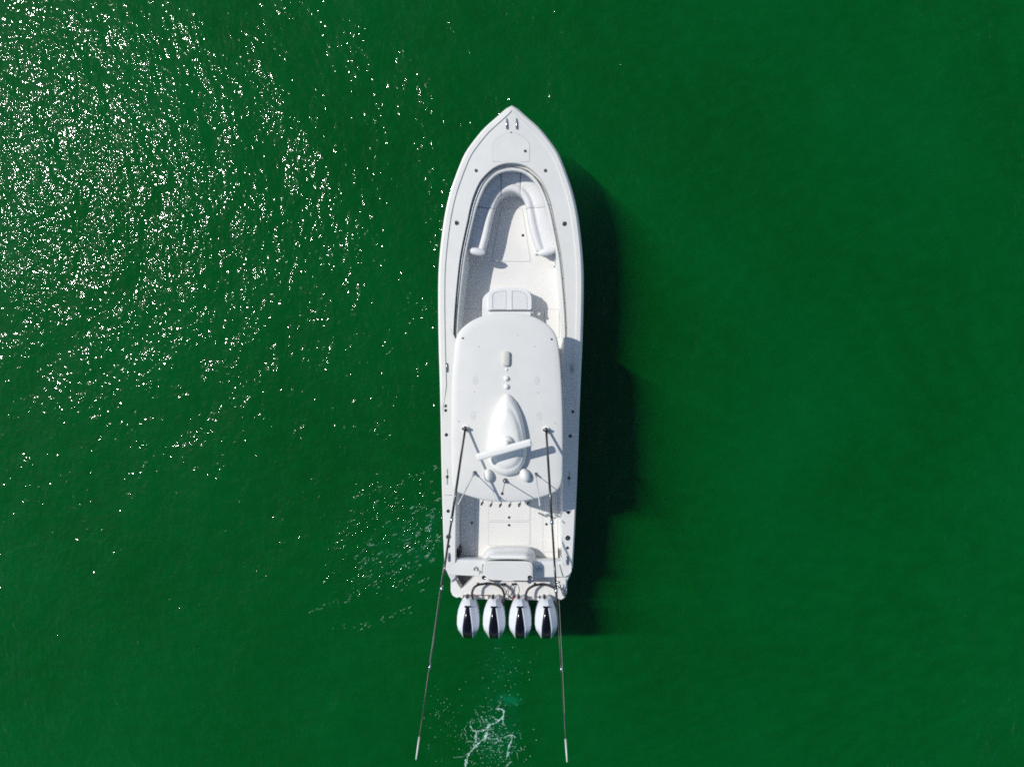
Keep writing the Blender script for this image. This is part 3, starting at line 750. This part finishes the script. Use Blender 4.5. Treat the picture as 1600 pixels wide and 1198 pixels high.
# rocket launcher rod holders on the hardtop's rear edge
for u, v in ((752.3, 788), (766.3, 790.5), (781, 791), (795.7, 791), (810.8, 790.3), (824.5, 787.5)):
    q = L(u, v, 2.42); r_ = L(u + 2.6, v - 11.5, 2.56)
    g = G(); g.tube([r_, L(u + 2.4, v - 1.5, 2.5)], .011, 8); o = g.build('rocket_launcher', 'steel_d', boat)
    g = G(); q2 = L(u, v, 2.5); g.tube([q2 + Vector((0, 0, -.28)), q2], .024, 12); g.build('holder_tube', 'black', o)
    g = G(); g.tube([L(u + 2.4, v - 1.5, 2.5), q2 + Vector((0, .0, -.03))], .009, 6); g.build('bracket', 'steel_d', o)

# ------------------------------------------------------------------ aft seat, livewell and transom gear
LZ0 = 1.5
g = G(); rg = []
arch = [(744, 880), (747, 876), (753, 868), (759, 860), (764, 856), (772, 853.8), (796, 852.8), (822, 853.5), (829, 856), (834, 861), (836.5, 868), (838, 880)]
for dv, du, z in ((0, 0, FLOOR_Z - .01), (0, 0, .62), (1.2, .985, .78), (4, .96, .88), (6.5, .93, .92), (9, .91, 1.0), (11.5, .89, 1.12), (14, .87, 1.2), (18, .85, 1.23), (24, .83, 1.23)):
    k = du if du else 1
    rg.append([L(795 + (u - 795) * k, min(v + dv, 884), z) for u, v in catmull([Vector((a, b)) for a, b in arch], 4)])
g.loft(rg, closed=False); g.f = [tuple(reversed(f)) for f in g.f]; tk = g.build('folding_transom_seat', 'vinyl_s', boat)
g = G(); g.tube(catmull([L(763.5, 876.4, LZ0), L(778, 875, LZ0), L(796, 874.6, LZ0), L(812, 875, LZ0), L(826, 876.7, LZ0)], 5), .021, 8); g.build('hinge_gap', 'black', tk)
LZ = 1.54
lid = pl([(758, 877.5), (755.5, 881), (754.5, 894), (757, 899), (763, 904.5), (770, 905.8), (828, 906.8), (832, 906.5), (832, 883), (829, 878.8), (824, 876.6), (765, 876.2)], LZ)
g = G(); g.prism(rounded(lid, .05), TZ - .06, LZ); lw = g.build('livewell', 'deck', boat, bevel=.03, seg=3)
g = G(); cx = sum(p[0] for p in lid) / len(lid); cy = sum(p[1] for p in lid) / len(lid)
g.prism(rounded([(cx + (x - cx) * .95, cy + (y - cy) * .88) for x, y in lid], .05), LZ - .02, LZ + .012); g.build('lid', 'top', lw, bevel=.008)
# corner blocks carrying the drink holders
for u in (756, 827.5):
    g = G(); p = L(u, 901.5, 1.2)
    if u < 800:
        g.disc((p.x, p.y - .01, .8), .125, .42, 24); o = g.build('drink_holder', 'deck', boat, bevel=.015); zz = 1.222
    else:
        g.disc((p.x, p.y, LZ + .002), .06, .012, 20); o = g.build('drink_holder', 'steel_d', boat); zz = LZ + .012
        p = L(u, 901.5, LZ)
    k = G(); k.disc((p.x, p.y, zz), .052, .006, 20); k.build('black_cup', 'black', o)
    k = G(); k.ball((p.x + .02, p.y - .015, zz + .006), .014, .02, .01, 8, 4); k.build('glint_pin', 'steel', o)
def ucleat(u, v, z=TZ):
    p = L(u, v, z); g = G()
    g.tube([p + Vector((.045 * math.cos(t), .055 * math.sin(t), .03)) for t in [R(a) for a in range(-40, 230, 18)]], .011, 8)
    g.build('tow_eye', 'steel_d', boat)
ucleat(743.3, 888.5); ucleat(842.5, 889.5)
g = G(); g.prism(rect(753, 883, 756, 894.5, 1.3), TZ - .01, 1.36); g.build('shower_bracket', 'gasket', boat, bevel=.01)
p = L(749.5, 890.5, TZ); g = G(); g.tube([p + Vector((-.03, -.01, .03)), p + Vector((.03, -.03, .03))], .013, 8); g.tube([p + Vector((-.02, -.06, .03)), p + Vector((.04, -.06, .03))], .009, 8); g.build('gate_latch', 'steel_d', boat)
g = G(); g.tube([L(749, 895, TZ + .006), L(748.6, 903, TZ + .004)], .008, 6); g.build('gate_seam', 'gasket', boat)
# transom door hardware, starboard
g = G(); g.tube([L(874, 882, TZ + .01), L(876.5, 891, TZ + .012), L(879.5, 900, TZ + .01)], .012, 8); g.build('transom_door_seam', 'gasket', boat)
g = G(); g.prism(rect(872, 859, 874.6, 871.5, .95), .7, .98); g.build('rod_rack', 'black', boat, bevel=.01)
for v in (857.5, 864.5):
    g = G(); g.prism(rect(713, v, 719, v + 5, .9, .02), .5, .93); g.build('storage_latch_box', 'brown', boat, bevel=.01)
# boarding ladder folded on the starboard corner
g = G(); g.prism(rect(872.5, 902, 884, 918, .98, .06), PZ - .02, .96); ld = g.build('boarding_ladder', 'deck', boat, bevel=.04, seg=3)
g = G()
for du in (0, 5.5): g.tube([L(873.5 + du, 913, 1.0), L(880.5 + du * .6, 930, .9)], .015, 8)
for t in (.3, .6, .9): g.tube([L(873.5 + 7 * t, 913 + 17 * t, 1.0 - .1 * t), L(879 + 4.8 * t, 913 + 17 * t, 1.0 - .1 * t)], .012, 8)
g.build('ladder_rungs', 'steel_d', ld)
g = G(); g.ball(L(871.5, 909, 1.0), .03, .03, .03, 10, 6); g.ball(L(872, 916, .98), .025, .025, .025, 10, 6); g.build('ladder_clip', 'steel', ld)
# thin seam across the platform well
g = G(); g.tube([L(764, 907.6, PZ + .01), L(834, 908.4, PZ + .01)], .01, 6); g.build('well_seam', 'gasket', pf)

# rigging hoses
def hose(name, pts, r=.03, m='rubber'):
    g = G(); g.tube(catmull([L(*p) for p in pts], 6), r, 10); o = g.build(name, m, boat)
    g = G(); p = L(*pts[0]); g.ball(p, r * 1.35, r * 1.35, r * 1.3, 12, 8); g.build('boot', 'black', o); return o
hose('rigging_hose', [(760, 911.4, .85), (753, 912.2, 1.0), (746, 913.8, 1.08), (740, 918.8, 1.1), (737.4, 928, 1.12), (740, 938, 1.12), (743, 945, 1.08)])
hose('rigging_hose', [(763.8, 911.4, .85), (769, 912, .98), (776, 913.8, 1.06), (784, 919, 1.1), (787.8, 929, 1.12), (786.3, 940, 1.12), (785, 948, 1.08)])
hose('rigging_hose', [(845.2, 912.6, .85), (840, 913.2, .98), (833, 915, 1.06), (825, 920.5, 1.1), (821.6, 929, 1.12), (821.8, 938, 1.12), (824, 946, 1.08)])
hose('rigging_hose', [(848.8, 912.6, .85), (854, 913.4, .98), (860, 915.5, 1.05), (867, 919.5, 1.08), (869.5, 930, 1.1), (868.5, 940, 1.12), (866.5, 949, 1.08)])
for a in ([(784, 912.5, .84), (787, 917, .92), (790.5, 924, .98), (788, 933, .95), (779, 940, .9)], [(790, 912.5, .84), (794, 918, .95), (791, 926, .98), (797, 933, .9), (806, 938, .9)],
          [(800, 912.5, .84), (797, 919, .95), (794, 926, 1.0), (799, 933, .95), (812, 938, .9)], [(807, 912.8, .84), (804, 919, .95), (800.5, 926, 1.0), (795, 932, .95), (786, 938, .9)]):
    hose('control_cable', a, .0085)
for u, v in ((747, 911.3), (835.5, 911.3), (784.5, 912), (788.5, 911.7), (801, 912.3), (805, 911.5)):
    p = L(u, v, PZ); g = G(); g.disc(p, .03, .03, 12); g.build('hose_fitting', 'black', pf)

# ------------------------------------------------------------------ outboard motors
def motor(cu):
    """built around the picture column cu"""
    def Q(du, v, z): return L(cu + du, v, z)
    # mid section, bracket and gearcase
    g = G()
    def box(u0, v0, u1, v1, z0, z1): g.prism([tuple(Q(a, b, 1.2)[:2]) for a, b in ((u0, v0), (u0, v1), (u1, v1), (u1, v0))], z0, z1)
    box(-4, 945, 4, 985, -.35, 1.0); box(-7, 936, 7, 950, .45, 1.0)
    o = g.build('outboard_motor', 'cowl', boat, bevel=.03)
    g = G(); box_ = rect(cu - 8, 932, cu + 8, 941, .95)
    g.prism(box_, .5, 1.02); g.prism(rect(cu - 2, 928, cu + 2, 940, 1.0), .95, 1.12); g.prism(rect(cu - 7.5, 936, cu - 4, 942, 1.1), .95, 1.15); g.prism(rect(cu + 4, 935, cu + 8, 942, 1.1), .95, 1.13)
    g.build('clamp_bracket', 'black', o, bevel=.012)
    g = G(); c = Q(0, 972, .1); g.ball(Vector((c.x, c.y, -.45)), .09, .38, .1, 14, 10); g.build('gearcase', 'cowl', o)
    g = G()
    for k in range(4):
        q = math.pi / 2 * k; p = Vector((c.x, c.y - .38, -.45)); e = Vector((math.cos(q), 0, math.sin(q)))
        f_ = e.cross(Vector((0, 1, 0)))
        pts = [p + e * .03, p + e * .1 + f_ * .08 + Vector((0, .03, 0)), p + e * .19 + f_ * .05 + Vector((0, .03, 0)), p + e * .19 - f_ * .05 - Vector((0, .03, 0)), p + e * .1 - f_ * .06 - Vector((0, .03, 0))]
        g.add([x for x in pts] + [x + Vector((0, .012, 0)) for x in pts], [(0, 1, 2, 3, 4), (9, 8, 7, 6, 5)] + [(i, (i + 1) % 5, (i + 1) % 5 + 5, i + 5) for i in range(5)])
    g.ball((c.x, c.y - .38, -.45), .05, .09, .05, 12, 8); g.build('propeller', 'steel', o)
    # cowling: faceted shell
    st = [(939.5, 7, 1.22, 1.0), (942, 10, 1.31, 1.3), (948, 13.5, 1.39, 2.1), (956, 16.3, 1.45, 3.2), (966, 17.8, 1.49, 4.6), (977, 18, 1.51, 5.8), (985, 16.6, 1.49, 6.0), (994, 12.2, 1.38, 5.8), (1000, 8.6, 1.24, 5.3), (1001.5, 7.2, 1.1, 4.8)]
    rg = []; sr = []
    for v, hb, zt, sw in st:
        y = Q(0, v, 1.4).y; k = (CAM_H - 1.4) / FPX; cx = Q(0, v, 1.4).x
        W, s2_ = hb * k, (sw * 1.24 + .9) * k
        pts = [(-W * .82, .72), (-W * .98, .98), (-W, zt - .26), (-W * .93, zt - .16), (-(s2_ + (W - s2_) * .12), zt - .012), (-s2_, zt), (s2_, zt), ((s2_ + (W - s2_) * .12), zt - .012), (W * .93, zt - .16), (W, zt - .26), (W * .98, .98), (W * .82, .72)]
        rg.append([Vector((cx + a, y, b)) for a, b in pts]); sr.append((cx, y, sw * 1.24 * k, zt))
    g = G(); g.loft(rg, closed=False, smooth=False)
    for r_, rv in ((rg[0], False), (rg[-1], True)):
        o_ = len(g.v); g.add(r_, [tuple(range(12)) if rv else tuple(reversed(range(12)))])
    cw = g.build('cowling', 'cowl', o, bevel=.014, seg=2)
    g = G(); rg = [[Vector((cx - s_, y, zt - .01)), Vector((cx - s_, y, zt + .006)), Vector((cx - s_ * .3, y, zt + .012)), Vector((cx + s_ * .3, y, zt + .012)), Vector((cx + s_, y, zt + .006)), Vector((cx + s_, y, zt - .01))] for cx, y, s_, zt in sr[2:]]
    g.loft(rg, closed=False); rb_ = rg[-1]; o_ = len(g.v)
    g.add([p for p in rb_] + [Vector((p.x, p.y - .006, 1.12)) for p in (rb_[0], rb_[-1])], [(0, 1, 2, 3, 4, 5), (0, 5, 7, 6)]); g.build('centre_stripe', 'gloss', o)
    g = G(); g.prism(rounded(rect(cu - 5, 946.5, cu + 5, 948.6, 1.4), .01), 1.3, 1.405); g.build('cowl_handle', 'gloss', o)
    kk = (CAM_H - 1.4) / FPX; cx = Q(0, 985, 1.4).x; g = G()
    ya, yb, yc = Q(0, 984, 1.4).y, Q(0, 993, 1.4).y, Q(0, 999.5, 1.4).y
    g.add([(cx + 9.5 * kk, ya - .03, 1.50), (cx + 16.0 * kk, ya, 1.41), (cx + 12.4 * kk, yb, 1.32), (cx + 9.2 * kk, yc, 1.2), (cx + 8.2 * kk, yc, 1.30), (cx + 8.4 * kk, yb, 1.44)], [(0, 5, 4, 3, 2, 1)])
    g.build('painted_shade_facet', 'cowl_shade', o)  # added facet, its blue-grey colour paints the shaded rear shoulder
    return o
CU = (730.6, 771.3, 812, 852.8)
m0 = motor(CU[0])
for c in CU[1:]:
    q = m0.copy(); COL.objects.link(q); q.parent = boat
    q.location = L(c, 970, 1.3) - L(CU[0], 970, 1.3); q.location.y += -.012 * (CU.index(c) > 0)
    for ch in m0.children:
        k = ch.copy(); COL.objects.link(k); k.parent = q
g = G(); g.tube([L(724, 929.5, .95), L(768, 929.8, .95)], .011, 8); g.build('steering_tie_bar', 'red', boat)
g = G(); g.tube([L(822, 932, .95), L(856, 932.5, .95)], .011, 8); g.build('steering_tie_bar', 'steel_d', boat)
for a, b in ((764, 781), (800, 816)):
    g = G(); g.tube([L(a, 934.2, 1.0), L(b, 934.2, 1.0)], .028, 10); g.build('steering_ram', 'red', boat)

# ================================================================== FOAM
def foam():
    g = G()
    def blob(x, y, r):
        n = random.choice((5, 6, 7)); a0 = random.random() * 6
        rg = [r * random.uniform(.55, 1.25) for _ in range(n)]; z = .045
        vs = [(x + q * math.cos(a0 + 6.283 * i / n), y + q * math.sin(a0 + 6.283 * i / n), z) for i, q in enumerate(rg)]
        vs += [(x + q * .5 * math.cos(a0 + 6.283 * i / n), y + q * .5 * math.sin(a0 + 6.283 * i / n), z + .25 * r) for i, q in enumerate(rg)]
        fs = [(i, (i + 1) % n, (i + 1) % n + n, i + n) for i in range(n)] + [tuple(range(n, 2 * n))]
        g.add(vs, fs, True)
    lines = [([(724, 1206), (727, 1198), (729, 1187), (732.5, 1177), (740, 1167), (749.4, 1158), (756, 1152), (758.8, 1148.8), (761, 1142), (763.4, 1132), (770, 1129), (775, 1127), (779.4, 1123.4)], 2.0),
             ([(779, 1123.4), (786, 1119), (787, 1109), (784, 1106), (775.6, 1105.6)], 1.3), ([(739, 1139), (745, 1140.5), (752, 1139.5), (759, 1138.5)], 1.6), ([(739, 1139), (735.5, 1132), (735, 1124)], 1.0),
             ([(743.8, 1157), (744, 1148), (745, 1141)], 1.4), ([(731, 1175), (724, 1180), (708, 1181)], .8), ([(758.8, 1149), (766, 1152), (772, 1152.5), (780, 1151)], .8), ([(787, 1151), (793, 1148), (799, 1146), (806, 1150)], .9),
             ([(799, 1147), (799.5, 1155), (796, 1162), (793.5, 1170), (793, 1178), (791, 1184)], 1.2), ([(746, 1158), (738, 1156), (730, 1157)], .9), ([(766, 1131), (762, 1126), (759, 1122)], .8), ([(787, 1110), (786, 1124), (786, 1130)], 1.1), ([(799, 1187), (793, 1193), (788, 1200)], .9), ([(776, 1125), (772, 1119), (768, 1118)], .6)]
    for pts, wd in lines:
        c = resample(catmull([Vector((a, b, 0)) for a, b in pts], 6), int(14 * len(pts)))
        for p in c:
            if random.random() < .18: continue
            wl = wd * (.25 + 1.1 * abs(math.sin(p.x * .61 + p.y * .37) * math.sin(p.y * .23 + 1.3)) ** .7)
            for _ in range(4 if wd > 1 else 2):
                q = P(p.x + random.gauss(0, wl * .6), p.y + random.gauss(0, wl * .6), 0); blob(q.x, q.y, .002 + .0075 * wl * random.random() ** 2)
    for _ in range(330):
        u, v = random.gauss(770, 24), random.gauss(1158, 26)
        if v > 1215: continue
        q = P(u, v, 0); blob(q.x, q.y, random.uniform(.003, .012))
    for _ in range(70):
        u, v = random.gauss(785, 22), random.uniform(1005, 1110); q = P(u, v, 0); blob(q.x, q.y, random.uniform(.003, .011))
    for _ in range(60):
        u, v = random.gauss(690, 18), random.gauss(1130, 35); q = P(u, v, 0); blob(q.x, q.y, random.uniform(.003, .010))
    # loose strands of lace
    for _ in range(34):
        u, v = random.gauss(768, 22), random.gauss(1150, 24); th = random.random() * 6.28; ln = random.randint(6, 26)
        for k in range(ln):
            th += random.gauss(0, .35); u += math.cos(th) * .7; v += math.sin(th) * .7
            if random.random() < .3: continue
            q = P(u, v, 0); blob(q.x, q.y, random.uniform(.002, .0075))
    # fizz off the port quarter, plus streaks of blobs painted as wavelet glints
    def streak(u, v, th, ln, wd):
        for k in range(int(ln * 1.4)):
            uu = u + math.cos(th) * k * .7 + random.gauss(0, wd); vv = v - math.sin(th) * k * .7 + random.gauss(0, wd)
            if uu > 689 - max(0, 720 - vv) * .0 or random.random() < .35: continue
            q = P(uu, vv, 0); blob(q.x, q.y, random.uniform(.0025, .0085))
    for _ in range(120):
        t = random.random() ** 1.2; u = 688 - 120 * t + random.gauss(0, 8); v = 820 + 70 * t + random.gauss(0, 36); streak(u - 6, v, R(random.gauss(33, 9)), random.uniform(2, 11), .5)
    for u0, v0, u1, v1, n_ in ((478, 958, 560, 928, 16), (560, 985, 640, 948, 10), (560, 775, 690, 728, 12), (600, 900, 668, 868, 12), (500, 985, 590, 972, 6)):
        for k in range(n_):
            t = random.random(); streak(u0 + (u1 - u0) * t, v0 + (v1 - v0) * t + random.gauss(0, 2.5), R(random.gauss(26, 7)), random.uniform(2, 8), .5)
    o = g.build('wake_foam', 'foam'); o['kind'] = 'stuff'; o['label'] = 'lacy white foam and bubbles on the water behind the motors'
    o['category'] = 'foam'
foam()
